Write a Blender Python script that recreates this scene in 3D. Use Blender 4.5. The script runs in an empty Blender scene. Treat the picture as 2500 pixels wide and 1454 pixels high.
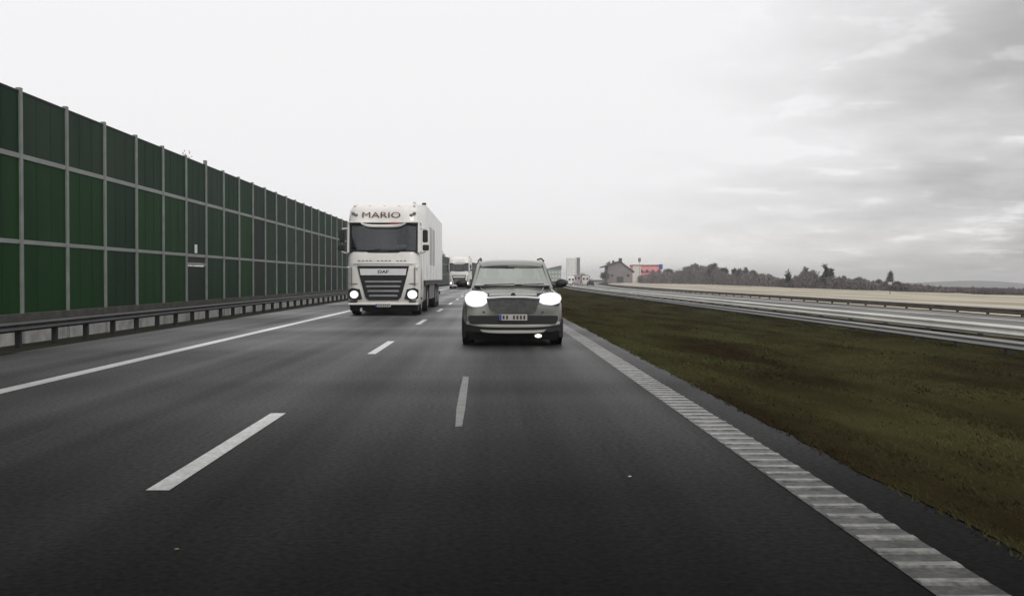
import bpy, math, random
from mathutils import Vector, noise
random.seed(7)
R = math.radians
S = bpy.context.scene
COL = S.collection

# ------------------------------------------------------------------ camera
H = 1.26
cd = bpy.data.cameras.new('camera')
cam = bpy.data.objects.new('camera', cd); COL.objects.link(cam)
cam.location = (0, 0, H)
cam.rotation_euler = (R(90 - 1.016), 0, R(-1.19))
cd.sensor_width = 36; cd.lens = 36 * 2650 / 2500
cd.clip_start = 0.1; cd.clip_end = 9000
S.camera = cam
S.render.engine = 'CYCLES'

# ------------------------------------------------------------------ sky
SUN_EL, SUN_AZ = 38, 150          # azimuth from +Y towards +X: behind the camera, to the right
w = bpy.data.worlds.new('World'); S.world = w; w.use_nodes = True
nt = w.node_tree; N = nt.nodes; L = nt.links; N.clear()
def nd(t, **k):
    n = N.new(t)
    for a, b in k.items(): setattr(n, a, b)
    return n
def mth(op, a, b=None, c=None, clamp=False):
    n = nd('ShaderNodeMath', operation=op, use_clamp=clamp)
    for i, v in enumerate((a, b, c)):
        if v is None: continue
        if hasattr(v, 'links'): L.new(v, n.inputs[i])
        else: n.inputs[i].default_value = v
    return n.outputs[0]
out = nd('ShaderNodeOutputWorld'); bg = nd('ShaderNodeBackground')
sky = nd('ShaderNodeTexSky', sky_type='NISHITA', sun_disc=False, sun_elevation=R(SUN_EL), sun_rotation=R(SUN_AZ))
sky.dust_density = 3.0
hs = nd('ShaderNodeHueSaturation'); hs.inputs['Saturation'].default_value = 0.15
L.new(sky.outputs[0], hs.inputs['Color'])
tc = nd('ShaderNodeTexCoord'); sep = nd('ShaderNodeSeparateXYZ'); L.new(tc.outputs['Generated'], sep.inputs[0])
dn = nd('ShaderNodeVectorMath', operation='DOT_PRODUCT'); L.new(tc.outputs['Generated'], dn.inputs[0])
g0 = Vector((-0.40, 0.82, 0.36)).normalized(); dn.inputs[1].default_value = g0
mr = nd('ShaderNodeMapRange', interpolation_type='SMOOTHSTEP'); L.new(dn.outputs['Value'], mr.inputs[0])
mr.inputs[1].default_value = 0.52; mr.inputs[2].default_value = 0.91
glow = mr.outputs[0]
# cloud layer seen in perspective: divide the direction by its height
zz = mth('ADD', mth('MAXIMUM', sep.outputs[2], 0.0), 0.16)
cmb = nd('ShaderNodeCombineXYZ')
L.new(mth('DIVIDE', sep.outputs[0], zz), cmb.inputs[0]); L.new(mth('DIVIDE', sep.outputs[1], zz), cmb.inputs[1])
def nz(scale, detail, rough, dist, off):
    mp = nd('ShaderNodeMapping'); mp.inputs['Location'].default_value = off
    L.new(cmb.outputs[0], mp.inputs[0])
    n = nd('ShaderNodeTexNoise'); L.new(mp.outputs[0], n.inputs['Vector'])
    n.inputs['Scale'].default_value = scale; n.inputs['Detail'].default_value = detail
    n.inputs['Roughness'].default_value = rough; n.inputs['Distortion'].default_value = dist
    return n.outputs['Fac']
c1 = nz(1.1, 5, 0.5, 0.1, (3.1, 1.7, 0)); c2 = nz(3.4, 4, 0.55, 0.15, (7.3, 2.2, 4))
cl = mth('ADD', mth('MULTIPLY', mth('SUBTRACT', c1, 0.5), 0.9), mth('MULTIPLY', mth('SUBTRACT', c2, 0.5), 0.45))
inv = mth('SUBTRACT', 1.0, glow)
base = mth('MULTIPLY_ADD', glow, 1.4, 7.9)
val = mth('ADD', base, mth('MULTIPLY', mth('MULTIPLY', cl, inv), 11.0))
wisp = nd('ShaderNodeMapRange', interpolation_type='SMOOTHSTEP'); L.new(c2, wisp.inputs[0])
wisp.inputs[1].default_value = 0.55; wisp.inputs[2].default_value = 0.66
val = mth('ADD', val, mth('MULTIPLY', mth('MULTIPLY', wisp.outputs[0], inv), 1.5))
dn2 = nd('ShaderNodeVectorMath', operation='DOT_PRODUCT'); L.new(tc.outputs['Generated'], dn2.inputs[0]); dn2.inputs[1].default_value = Vector((0.85, 0.52, 0.03)).normalized()
bank = nd('ShaderNodeMapRange', interpolation_type='SMOOTHSTEP'); L.new(dn2.outputs['Value'], bank.inputs[0])
bank.inputs[1].default_value = 0.66; bank.inputs[2].default_value = 0.93; bank.inputs[4].default_value = 3.9
val = mth('SUBTRACT', val, bank.outputs[0])      # greyer cloud bank low on the right
val = mth('MINIMUM', mth('MAXIMUM', val, 4.4), 9.05)
rmp = nd('ShaderNodeMixRGB', blend_type='MIX')      # pale warm band low down
hz = nd('ShaderNodeMapRange', interpolation_type='SMOOTHSTEP'); L.new(sep.outputs[2], hz.inputs[0])
hz.inputs[1].default_value = 0.0; hz.inputs[2].default_value = 0.07
L.new(hz.outputs[0], rmp.inputs[0]); rmp.inputs[1].default_value = (1.03, 1.0, 0.95, 1); rmp.inputs[2].default_value = (0.995, 0.99, 1.005, 1)
sc = nd('ShaderNodeVectorMath', operation='SCALE'); L.new(rmp.outputs[0], sc.inputs[0]); L.new(val, sc.inputs['Scale'])
mx = nd('ShaderNodeMixRGB', blend_type='MIX'); mx.inputs[0].default_value = 0.97
L.new(hs.outputs[0], mx.inputs[1]); L.new(sc.outputs[0], mx.inputs[2])
L.new(mx.outputs[0], bg.inputs[0]); bg.inputs[1].default_value = 0.105
L.new(bg.outputs[0], out.inputs[0])

sl = bpy.data.lights.new('sun', 'SUN'); sl.energy = 1.2; sl.angle = R(25); sl.color = (1, 0.96, 0.9)
so = bpy.data.objects.new('sun', sl); COL.objects.link(so)
az = R(SUN_AZ); el = R(SUN_EL)
sd = Vector((math.sin(az) * math.cos(el), math.cos(az) * math.cos(el), math.sin(el)))
so.rotation_euler = sd.to_track_quat('Z', 'Y').to_euler(); so.location = (30, -40, 40)
vs = S.view_settings
vs.view_transform = 'Standard'; vs.look = 'None'; vs.exposure = 0; vs.gamma = 1; vs.use_curve_mapping = False

# ------------------------------------------------------------------ materials
def mat(name, col, rough=0.6, metal=0.0, var=0.0, vscale=3.0, vstretch=(1, 1, 1), bump=0.0, bscale=60, emit=None,
        estr=0, coat=0.0, col2=None, world=True, spec=0.5, detail=5, cut=(0.35, 0.65)):
    m = bpy.data.materials.new(name); m.use_nodes = True
    t = m.node_tree; n = t.nodes; b = n['Principled BSDF']
    b.inputs['Base Color'].default_value = (*col, 1); b.inputs['Roughness'].default_value = rough
    b.inputs['Metallic'].default_value = metal; b.inputs['Specular IOR Level'].default_value = spec
    b.inputs['Coat Weight'].default_value = coat; b.inputs['Coat Roughness'].default_value = 0.08
    if emit: b.inputs['Emission Color'].default_value = (*emit, 1); b.inputs['Emission Strength'].default_value = estr
    if var or col2 or bump:
        if world: src = n.new('ShaderNodeNewGeometry').outputs['Position']
        else: src = n.new('ShaderNodeTexCoord').outputs['Object']
    if var or col2:
        mp = n.new('ShaderNodeMapping'); mp.inputs['Scale'].default_value = vstretch; t.links.new(src, mp.inputs[0])
        nn = n.new('ShaderNodeTexNoise'); nn.inputs['Scale'].default_value = vscale; nn.inputs['Detail'].default_value = detail
        nn.inputs['Roughness'].default_value = 0.6
        t.links.new(mp.outputs[0], nn.inputs['Vector'])
        m_ = n.new('ShaderNodeMapRange'); t.links.new(nn.outputs['Fac'], m_.inputs[0])
        m_.inputs[1].default_value, m_.inputs[2].default_value = cut
        mix = n.new('ShaderNodeMixRGB'); t.links.new(m_.outputs[0], mix.inputs[0])
        c2_ = col2 if col2 else tuple(c * (1 + var) for c in col)
        c1_ = col if col2 else tuple(c * (1 - var) for c in col)
        mix.inputs[1].default_value = (*c1_, 1); mix.inputs[2].default_value = (*c2_, 1)
        t.links.new(mix.outputs[0], b.inputs['Base Color'])
        m['mix'] = mix.name
    if bump:
        bn = n.new('ShaderNodeTexNoise'); bn.inputs['Scale'].default_value = bscale; bn.inputs['Detail'].default_value = 4
        t.links.new(src, bn.inputs['Vector'])
        bb = n.new('ShaderNodeBump'); bb.inputs['Strength'].default_value = bump; bb.inputs['Distance'].default_value = 0.02
        t.links.new(bn.outputs['Fac'], bb.inputs['Height']); t.links.new(bb.outputs[0], b.inputs['Normal'])
    return m
def glass(name, tint, gl, refl=0.3):
    m = bpy.data.materials.new(name); m.use_nodes = True; t = m.node_tree; n = t.nodes; n.clear()
    o = n.new('ShaderNodeOutputMaterial'); a = n.new('ShaderNodeBsdfTransparent'); g = n.new('ShaderNodeBsdfGlossy')
    a.inputs[0].default_value = (*tint, 1); g.inputs[0].default_value = (*gl, 1); g.inputs['Roughness'].default_value = 0.06
    lw = n.new('ShaderNodeFresnel'); lw.inputs[0].default_value = 1.5
    ad = n.new('ShaderNodeMath'); ad.operation = 'ADD'; ad.use_clamp = True; t.links.new(lw.outputs[0], ad.inputs[0]); ad.inputs[1].default_value = refl
    mx = n.new('ShaderNodeMixShader'); t.links.new(ad.outputs[0], mx.inputs[0]); t.links.new(a.outputs[0], mx.inputs[1]); t.links.new(g.outputs[0], mx.inputs[2])
    t.links.new(mx.outputs[0], o.inputs[0]); return m

M = {}
def grazing(name, a, b, gloss, ior, rough, gamp=.35, grain=30, glossvar=0.35, stretch=(1.0, 0.16, 1), vs_=0.35, cut=(.3, .7)):
    # rough mineral surface: dark seen from above, sheen of the low sky at grazing angles
    m = bpy.data.materials.new(name); m.use_nodes = True; t = m.node_tree; n = t.nodes; n.clear(); l = t.links
    geo = n.new('ShaderNodeNewGeometry').outputs['Position']
    def no(scale, st, det=4):
        mp = n.new('ShaderNodeMapping'); mp.inputs['Scale'].default_value = st; l.new(geo, mp.inputs[0])
        q = n.new('ShaderNodeTexNoise'); q.inputs['Scale'].default_value = scale; q.inputs['Detail'].default_value = det; l.new(mp.outputs[0], q.inputs['Vector']); return q.outputs['Fac']
    def rng_(src, lo, hi, c, d):
        q = n.new('ShaderNodeMapRange'); l.new(src, q.inputs[0]); q.inputs[1].default_value = lo; q.inputs[2].default_value = hi; q.inputs[3].default_value = c; q.inputs[4].default_value = d; return q.outputs[0]
    mix = n.new('ShaderNodeMixRGB'); l.new(rng_(no(vs_, stretch, 6), cut[0], cut[1], 0, 1), mix.inputs[0])
    mix.inputs[1].default_value = (*a, 1); mix.inputs[2].default_value = (*b, 1)
    sc_ = n.new('ShaderNodeVectorMath'); sc_.operation = 'SCALE'; l.new(mix.outputs[0], sc_.inputs[0]); l.new(rng_(no(grain, (1, 1, 1), 3), 0.3, .7, 1 - gamp, 1 + gamp), sc_.inputs['Scale'])
    df = n.new('ShaderNodeBsdfDiffuse'); l.new(sc_.outputs[0], df.inputs[0])
    gl = n.new('ShaderNodeBsdfGlossy'); gl.inputs['Roughness'].default_value = rough
    ad = n.new('ShaderNodeMath'); ad.operation = 'ADD'; l.new(no(1.0, (1.1, .018, 1), 3), ad.inputs[0]); l.new(no(1.0, (.05, .17, 1), 3), ad.inputs[1])
    ml = n.new('ShaderNodeMath'); ml.operation = 'MULTIPLY'; l.new(rng_(ad.outputs[0], .75, 1.25, gloss * (1 - glossvar), gloss * (1 + glossvar)), ml.inputs[0]); l.new(rng_(no(grain * .8, (1, 1, 1), 3), .3, .7, 1 - gamp * .5, 1 + gamp * .5), ml.inputs[1])
    cc = n.new('ShaderNodeCombineXYZ'); [l.new(ml.outputs[0], cc.inputs[i]) for i in range(3)]; l.new(cc.outputs[0], gl.inputs[0])
    fr = n.new('ShaderNodeFresnel'); fr.inputs[0].default_value = ior
    mx = n.new('ShaderNodeMixShader'); l.new(fr.outputs[0], mx.inputs[0]); l.new(df.outputs[0], mx.inputs[1]); l.new(gl.outputs[0], mx.inputs[2])
    o = n.new('ShaderNodeOutputMaterial'); l.new(mx.outputs[0], o.inputs[0]); return m
M['asphalt'] = grazing('asphalt', (0.0036, 0.0037, 0.0041), (0.0082, 0.0082, 0.0086), 0.41, 1.039, 0.42, gamp=.5, glossvar=.40)
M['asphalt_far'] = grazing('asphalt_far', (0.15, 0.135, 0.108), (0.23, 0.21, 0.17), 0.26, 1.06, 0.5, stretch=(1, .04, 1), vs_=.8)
M['paint'] = grazing('road_paint', (0.17, 0.17, 0.158), (0.33, 0.33, 0.31), 1.0, 1.14, .4, vs_=5, stretch=(1, 1, 1))
M['rib_paint'] = grazing('rib_paint', (0.06, 0.06, 0.055), (0.18, 0.18, 0.165), 1.0, 1.10, .4, vs_=9, stretch=(1, 1, 1))
M['paint_gap'] = grazing('worn_shaded_paint', (0.022, 0.022, 0.021), (0.065, 0.065, 0.061), .9, 1.065, .4, vs_=6, stretch=(1, 1, 1))  # worn base paint, darkened further for the shading between the ribs
M['tar'] = mat('tar_filler', (0.004, 0.004, 0.0045), rough=0.7, spec=0.1)
M['streak_pale'] = mat('streak_tone', (0.07, 0.07, 0.068), rough=0.5, col2=(0.16, 0.16, 0.15), vscale=9)
M['grass'] = mat('grass_soil', (0.0180, 0.0135, 0.0070), rough=0.95, col2=(0.042, 0.038, 0.016), vscale=0.4, vstretch=(1.3, 0.4, 1), bump=1.0, bscale=9, spec=0.0, cut=(0.38, 0.62))
M['blade'] = mat('grass_blades', (0.027, 0.0195, 0.0105), rough=0.9, col2=(0.056, 0.060, 0.025), vscale=0.4, vstretch=(1.3, 0.4, 1), spec=0.0, cut=(0.36, 0.64))
M['verge'] = mat('dark_verge', (0.008, 0.009, 0.005), rough=0.95, col2=(0.022, 0.024, 0.012), vscale=1.5, bump=0.8, bscale=12, spec=0.1)
M['field'] = mat('dry_field', (0.27, 0.235, 0.17), rough=0.9, col2=(0.50, 0.455, 0.36), vscale=0.25, vstretch=(1, 0.05, 1), spec=0.3, bump=0.5, bscale=3)
M['terrain'] = mat('terrain', (0.05, 0.048, 0.03), rough=0.95, col2=(0.09, 0.083, 0.055), vscale=0.02, spec=0.1)
M['hill'] = mat('hill_slopes', (0.05, 0.055, 0.05), rough=0.95, col2=(0.10, 0.10, 0.085), vscale=0.006, spec=0.1)
M['path'] = mat('service_road', (0.40, 0.375, 0.32), rough=0.8, var=0.15, vscale=0.5, vstretch=(1, .1, 1))
M['post'] = mat('galvanised_post', (0.20, 0.22, 0.205), rough=0.55, metal=0.15, var=0.15, vscale=2, bump=.1)
M['rail'] = mat('rail_beam', (0.22, 0.235, 0.225), rough=0.5, metal=0.15, var=0.12, vscale=1.2)
for i, (a, b) in enumerate([((0.008, 0.026, 0.014), (0.012, 0.040, 0.018)), ((0.007, 0.032, 0.009), (0.011, 0.048, 0.012)),
                            ((0.015, 0.032, 0.020), (0.022, 0.042, 0.026)), ((0.012, 0.021, 0.017), (0.019, 0.031, 0.023))]):
    M['green%d' % i] = mat('green_panel', a, rough=0.55, col2=b, vscale=0.5, vstretch=(1, 1.4, .25), bump=0.08, bscale=25, spec=0.05)
M['concrete'] = mat('plinth_concrete', (0.20, 0.20, 0.197), rough=0.85, col2=(0.42, 0.417, 0.40), vscale=2.2, bump=0.4, bscale=20, cut=(.3, .7))
M['concrete_dark'] = mat('stained_concrete', (0.035, 0.034, 0.03), rough=0.9, col2=(0.07, 0.068, 0.06), vscale=2.5, bump=0.3, bscale=20)
M['steel_dark'] = mat('weathered_steel', (0.035, 0.036, 0.038), rough=0.6, metal=0.2, var=0.25, vscale=2, bump=.1)
M['steel_post'] = mat('dark_steel_post', (0.012, 0.012, 0.013), rough=0.7, var=0.3, vscale=6)
M['steel'] = mat('galvanised_steel', (0.24, 0.24, 0.235), rough=0.5, metal=0.25, var=0.15, vscale=.6, vstretch=(1, .3, 1))
M['steel_bright'] = mat('bright_galvanised_steel', (0.68, 0.67, 0.61), rough=0.42, metal=0.1, var=0.12, vscale=.6, vstretch=(1, .3, 1))
M['steel_rust'] = mat('rusty_barrier', (0.08, 0.062, 0.045), rough=0.8, var=0.35, vscale=.8)
M['sign_white'] = mat('white_sign', (0.7, 0.75, 0.7), rough=0.4)
M['truck_white'] = mat('white_cab_paint', (0.76, 0.74, 0.71), rough=0.3, coat=0.4, var=0.1, vscale=1.5, world=False)
M['trailer_white'] = mat('white_trailer', (0.84, 0.83, 0.82), rough=0.4, var=0.05, vscale=0.8, vstretch=(1, 1, .4), world=False, coat=.2)
M['trailer_panel'] = mat('grey_trailer_print', (0.42, 0.42, 0.42), rough=0.45, var=0.1, vscale=1, world=False)
M['black'] = mat('black_plastic', (0.009, 0.009, 0.010), rough=0.55, var=0.2, vscale=5, world=False)
M['tyre'] = mat('tyre_rubber', (0.011, 0.011, 0.011), rough=0.9, bump=.3, bscale=40, world=False)
M['rim'] = mat('alloy_rim', (0.35, 0.35, 0.35), rough=0.35, metal=0.8, var=.1, world=False)
M['chrome'] = mat('chrome', (0.85, 0.85, 0.86), rough=0.25, metal=0.7, var=.04, world=False)
M['slat'] = mat('grey_slat', (0.16, 0.165, 0.17), rough=0.35, metal=0.4, var=.08, world=False)
M['grille_grey'] = mat('car_grille', (0.085, 0.088, 0.085), rough=0.35, var=.3, vscale=15, world=False)
M['silver'] = mat('silver_car_paint', (0.27, 0.273, 0.255), rough=0.26, metal=0.5, coat=0.6, var=0.04, vscale=2, world=False)
M['silver_trim'] = mat('silver_bumper_trim', (0.60, 0.60, 0.55), rough=0.35, metal=0.2, world=False, var=.05)
M['lamp'] = mat('lit_headlamp', (0.9, 0.9, 0.95), rough=0.2, emit=(0.96, 0.97, 1.0), estr=6)
_t = M['lamp'].node_tree; _n = _t.nodes; _b = _n['Principled BSDF']     # a lamp unit: fierce centre, dim reflector rim
_tc = _n.new('ShaderNodeTexCoord'); _mp = _n.new('ShaderNodeMapping'); _mp.inputs['Location'].default_value = (-1, 0, -1); _mp.inputs['Scale'].default_value = (2, 0, 2)
_t.links.new(_tc.outputs['Generated'], _mp.inputs[0]); _l = _n.new('ShaderNodeVectorMath'); _l.operation = 'LENGTH'; _t.links.new(_mp.outputs[0], _l.inputs[0])
_r = _n.new('ShaderNodeMapRange'); _r.interpolation_type = 'SMOOTHSTEP'; _t.links.new(_l.outputs['Value'], _r.inputs[0])
_r.inputs[1].default_value = .35; _r.inputs[2].default_value = 1.15; _r.inputs[3].default_value = 4.5; _r.inputs[4].default_value = .10
_t.links.new(_r.outputs[0], _b.inputs['Emission Strength']); _b.inputs['Base Color'].default_value = (.3, .3, .31, 1)
M['lamp_soft'] = mat('lit_small_lamp', (0.9, 0.9, 0.8), rough=0.2, emit=(1.0, 0.97, 0.8), estr=2.2)
M['lens'] = mat('headlamp_lens', (0.18, 0.18, 0.19), rough=0.1, coat=.8, var=.1, world=False)
M['plate'] = mat('number_plate', (0.42, 0.42, 0.39), rough=0.4, var=.05, world=False)
M['ink'] = mat('dark_lettering', (0.03, 0.028, 0.03), rough=0.5)
M['brown_ink'] = mat('brown_lettering', (0.13, 0.045, 0.03), rough=0.5)
M['grey_ink'] = mat('grey_lettering', (0.22, 0.2, 0.18), rough=0.5)
M['red'] = mat('red_marker', (0.5, 0.03, 0.03), rough=0.4)
M['amber'] = mat('amber_marker', (0.6, 0.25, 0.03), rough=0.3)
M['blue'] = mat('blue_plate_band', (0.02, 0.05, 0.3), rough=0.4)
M['seat'] = mat('seat_fabric', (0.05, 0.05, 0.052), rough=0.9, var=.2, vscale=8, world=False)
M['cabin'] = mat('cabin_trim', (0.05, 0.05, 0.055), rough=0.8, var=.2, vscale=4, world=False)
M['paper'] = mat('pale_card', (0.55, 0.57, 0.57), rough=0.7, var=.1, vscale=20, world=False)
M['skirt'] = mat('grey_side_skirt', (0.16, 0.16, 0.155), rough=0.6, var=.2, vscale=1.5, world=False)
M['car_glass'] = glass('car_glass', (0.42, 0.45, 0.42), (0.82, 0.86, 0.79), 0.40)
M['truck_glass'] = glass('truck_glass', (0.4, 0.43, 0.45), (0.5, 0.52, 0.54), 0.12)
M['dark_glass'] = mat('dark_window', (0.02, 0.022, 0.025), rough=0.1, coat=.5, var=.1, world=False)
M['bark'] = mat('bark', (0.05, 0.04, 0.035), rough=0.95, var=.3, vscale=3)
M['twig'] = mat('bare_twigs', (0.075, 0.066, 0.065), rough=0.95, col2=(0.16, 0.138, 0.136), vscale=.15)
M['evergreen'] = mat('evergreen_needles', (0.012, 0.018, 0.012), rough=0.9, col2=(0.035, 0.045, 0.022), vscale=.4)
M['greentwig'] = mat('olive_foliage', (0.035, 0.042, 0.018), rough=0.9, col2=(0.06, 0.068, 0.035), vscale=.3)
M['barn_wall'] = mat('grey_barn_render', (0.20, 0.175, 0.18), rough=0.9, var=.15, vscale=.2)
M['roof_dark'] = mat('dark_roof', (0.035, 0.035, 0.04), rough=0.8, var=.2, vscale=.4)
M['roof_red'] = mat('red_roof', (0.32, 0.06, 0.05), rough=0.8, var=.2, vscale=.4)
M['pink'] = mat('pink_render', (0.80, 0.27, 0.32), rough=0.85, col2=(0.66, 0.30, 0.30), vscale=.15)
M['cream'] = mat('cream_render', (0.62, 0.60, 0.55), rough=0.85, var=.06, vscale=.1)
M['tower'] = mat('pale_tower_wall', (0.85, 0.84, 0.80), rough=0.85, var=.05, vscale=.1)
M['tower_dark'] = mat('dark_stair_tower', (0.08, 0.07, 0.07), rough=0.85, var=.1, vscale=.1)
M['greenwall'] = mat('green_shed_wall', (0.22, 0.30, 0.23), rough=0.8, var=.15, vscale=.2)
M['van_brown'] = mat('mauve_lorry_curtain', (0.34, 0.28, 0.32), rough=0.6, var=.1, world=False)
M['pebble'] = mat('pebble', (0.45, 0.43, 0.38), rough=0.8)
M['leaf'] = mat('yellow_leaf', (0.14, 0.10, 0.04), rough=0.8)

# ------------------------------------------------------------------ helpers
class MB:
    def __init__(s): s.v = []; s.f = []
    def add(s, vs_, fs): o = len(s.v); s.v += [tuple(p) for p in vs_]; s.f += [tuple(i + o for i in f) for f in fs]; return s
    def box(s, x0, x1, y0, y1, z0, z1, b=0.0):
        if b <= 0:
            return s.add([(x0,y0,z0),(x1,y0,z0),(x1,y1,z0),(x0,y1,z0),(x0,y0,z1),(x1,y0,z1),(x1,y1,z1),(x0,y1,z1)],
                     [(0,3,2,1),(4,5,6,7),(0,1,5,4),(1,2,6,5),(2,3,7,6),(3,0,4,7)])
        rings = []
        for z, i in ((z0, b), (z0 + b, 0), (z1 - b, 0), (z1, b)):
            a0, a1, c0, c1_ = x0 + i, x1 - i, y0 + i, y1 - i
            rings.append([(a0 + b, c0, z), (a1 - b, c0, z), (a1, c0 + b, z), (a1, c1_ - b, z), (a1 - b, c1_, z), (a0 + b, c1_, z), (a0, c1_ - b, z), (a0, c0 + b, z)])
        return s.loft(rings)
    def loft(s, rings, cap=True, closed=True):
        n = len(rings[0]); vs_ = [p for r in rings for p in r]; fs = []
        for i in range(len(rings) - 1):
            for j in range(n if closed else n - 1):
                a = i * n + j; b_ = i * n + (j + 1) % n
                fs.append((a, b_, b_ + n, a + n))
        if cap:
            fs.append(tuple(range(n - 1, -1, -1))); fs.append(tuple((len(rings) - 1) * n + j for j in range(n)))
        return s.add(vs_, fs)
    def bar(s, p, q, r=0.03, r2=None, n=6):
        p = Vector(p); q = Vector(q); d = (q - p)
        if d.length < 1e-6: return s
        u = d.orthogonal().normalized(); v = d.cross(u).normalized(); r2 = r if r2 is None else r2
        rg = []
        for c, rr in ((p, r), (q, r2)):
            rg.append([c + u * math.cos(2*math.pi*k/n) * rr + v * math.sin(2*math.pi*k/n) * rr for k in range(n)])
        return s.loft(rg)
    def cylx(s, x0, x1, y, z, r, n=24, r_in=None):
        prof = [(x0, r * .93), (x0 + (x1 - x0) * .12, r), (x0 + (x1 - x0) * .88, r), (x1, r * .93)]
        return s.loft([[(x, y + math.cos(2*math.pi*k/n)*rr, z + math.sin(2*math.pi*k/n)*rr) for k in range(n)] for x, rr in prof])
    def prism(s, poly, y0, y1):           # polygon in x,z pushed along y
        n = len(poly)
        return s.add([(x, y0, z) for x, z in poly] + [(x, y1, z) for x, z in poly],
            [tuple(range(n))] + [tuple(range(2*n - 1, n - 1, -1))] + [(i, i + n, (i+1) % n + n, (i+1) % n) for i in range(n)])
    def ellipsoid(s, c, r, nu=16, nv=10):
        rg = []
        for i in range(nv + 1):
            t = math.pi * (i / nv) * 0.98 + 0.03
            rg.append([(c[0] + r[0]*math.sin(t)*math.cos(2*math.pi*k/nu), c[1] + r[1]*math.sin(t)*math.sin(2*math.pi*k/nu), c[2] + r[2]*math.cos(t)) for k in range(nu)])
        return s.loft(rg)
    def mesh(s, name, m, smooth=False):
        me = bpy.data.meshes.new(name); me.from_pydata(s.v, [], s.f); me.update()
        if m: me.materials.append(M[m] if isinstance(m, str) else m)
        if smooth:
            try:
                me.shade_smooth(); me.set_sharp_from_angle(angle=R(38))
            except Exception:
                for p in me.polygons: p.use_smooth = True
        return me
def part(name, mb, m, parent=None, loc=(0, 0, 0), smooth=False, rz=0):
    me = mb if isinstance(mb, bpy.types.Mesh) else mb.mesh(name, m, smooth)
    o = bpy.data.objects.new(name, me); COL.objects.link(o); o.location = loc; o.rotation_euler.z = rz
    if parent: o.parent = parent
    return o
def thing(name, label, cat, loc=(0, 0, 0), rz=0, group=None):
    o = bpy.data.objects.new(name, None); COL.objects.link(o); o.location = loc; o.rotation_euler.z = rz
    o.empty_display_size = .3
    return tag(o, label, cat, group)
def tag(o, label, cat, group=None):
    o['label'] = label; o['category'] = cat
    if group: o['group'] = group
    return o
def struct(name, mb, m, smooth=False, label=None):
    o = part(name, mb, m, smooth=smooth); o['kind'] = 'structure'
    if label: o['label'] = label
    return o
def stuff(o): o['kind'] = 'stuff'; return o
def shift(y):
    return 0 if y < 120 else (y - 120) ** 2 / 6000
def slope(y): return 0 if y < 120 else (y - 120) / 3000
def ystations(y0, y1, near=2.0):
    ys = [y0]; y = y0
    while y < y1:
        y += near if y < 60 else (5 if y < 200 else 15)
        ys.append(min(y, y1))
    return ys
def strip(prof, y0, y1, near=2.0, jit=0.0, jx=0.0):
    mb = MB(); ys = ystations(y0, y1, near); rg = []
    for y in ys:
        row = []
        for k, (x, z) in enumerate(prof(y) if callable(prof) else prof):
            d = jit * noise.noise(Vector((x * .6, y * .25, 3))) * 2 * min(1, k / 3) if jit else 0
            ex = jx * noise.noise(Vector((y * .9, k * 7.1, 0))) if (jx and k in (0,)) else 0
            row.append((x + shift(y) + ex, y, z + d))
        rg.append(row)
    return mb.loft(rg, cap=False, closed=False)
def interp(prof, x):
    for (a, za), (b, zb) in zip(prof, prof[1:]):
        if a <= x <= b: return za + (zb - za) * (x - a) / (b - a)
    return prof[-1][1]

# ------------------------------------------------------------------ ground
# far terrain: one big sheet to the horizon, dropping into the valley on the right
def zt(x, y):
    s_ = x - min(shift(max(y, 0)), 200)
    if s_ < -12: z = -0.6
    elif s_ < 75: z = -1.25
    elif s_ < 130: z = -1.25 - (s_ - 75) / 55 * 1.6
    else: z = -2.85 - min((s_ - 130) * 0.035, 30)
    return z
def lin(a, b, n): return [a + (b - a) * i / n for i in range(n + 1)]
xs = [-4500, -2500, -1200, -500, -200, -80, -40, -12.2, -11.9, 20, 40, 60, 75, 90, 110, 130, 170, 230, 300, 420, 600, 900, 1300, 2000, 3000, 4500]
ysn = [-300, -100, 0, 60] + lin(100, 900, 16) + [1100, 1400, 1900, 2600, 3600, 5000]
tm = MB(); tm.loft([[(x + min(shift(max(y, 0)), 200) * (1 if abs(x) < 1000 else 0), y, zt(x + min(shift(max(y, 0)), 200), y)) for x in xs] for y in ysn], cap=False, closed=False)
struct('ground', tm, 'terrain', True)
LEFT = [(-12.6, -0.42), (-11.6, -0.40), (-10, -0.22), (-8.9, -0.08), (-8.0, -0.02)]
def MED(y):
    q = min(1, max(0, (y - 20) / 22)); k = lambda a, b: a + (b - a) * q
    return [(2.3, -0.03), (2.8, -0.04), (3.6, -0.10), (4.6, -0.18), (5.6, -0.26), (6.6, k(-0.30, -.30)), (7.3, k(-.27, -.36)), (7.85, k(-0.22, -.42)), (8.1, k(-0.42, -.45)), (8.5, k(-0.66, -.50)), (9.6, k(-0.74, -.60)),
            (11, -0.70), (12.4, -0.63), (13.4, -0.62), (15, -.66), (16.6, -0.70), (17.6, -0.74)]
struct('left_verge', strip(LEFT, -20, 900, jit=.03), 'verge', True)
struct('road', strip([(x, 0) for x in (-8.1, -5.4, -1.9, 0, 2.45)], -20, 900, jx=0), 'asphalt')
struct('median_ground', strip(MED, -20, 900, near=1.0, jit=.05), 'grass', True)
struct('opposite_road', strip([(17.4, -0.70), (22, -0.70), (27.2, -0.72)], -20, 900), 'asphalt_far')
struct('far_verge', strip([(27.0, -.86), (29, -.92), (31, -.95)], -20, 900, jit=.04), 'grass', True)
struct('field', strip([(31, -.95), (40, -.98), (52, -.96), (66, -1.0), (76, -1.15)], -20, 900, jit=.06), 'field', True)
struct('service_road', strip([(36, -.90), (39.5, -.90)], -20, 900), 'path')
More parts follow.
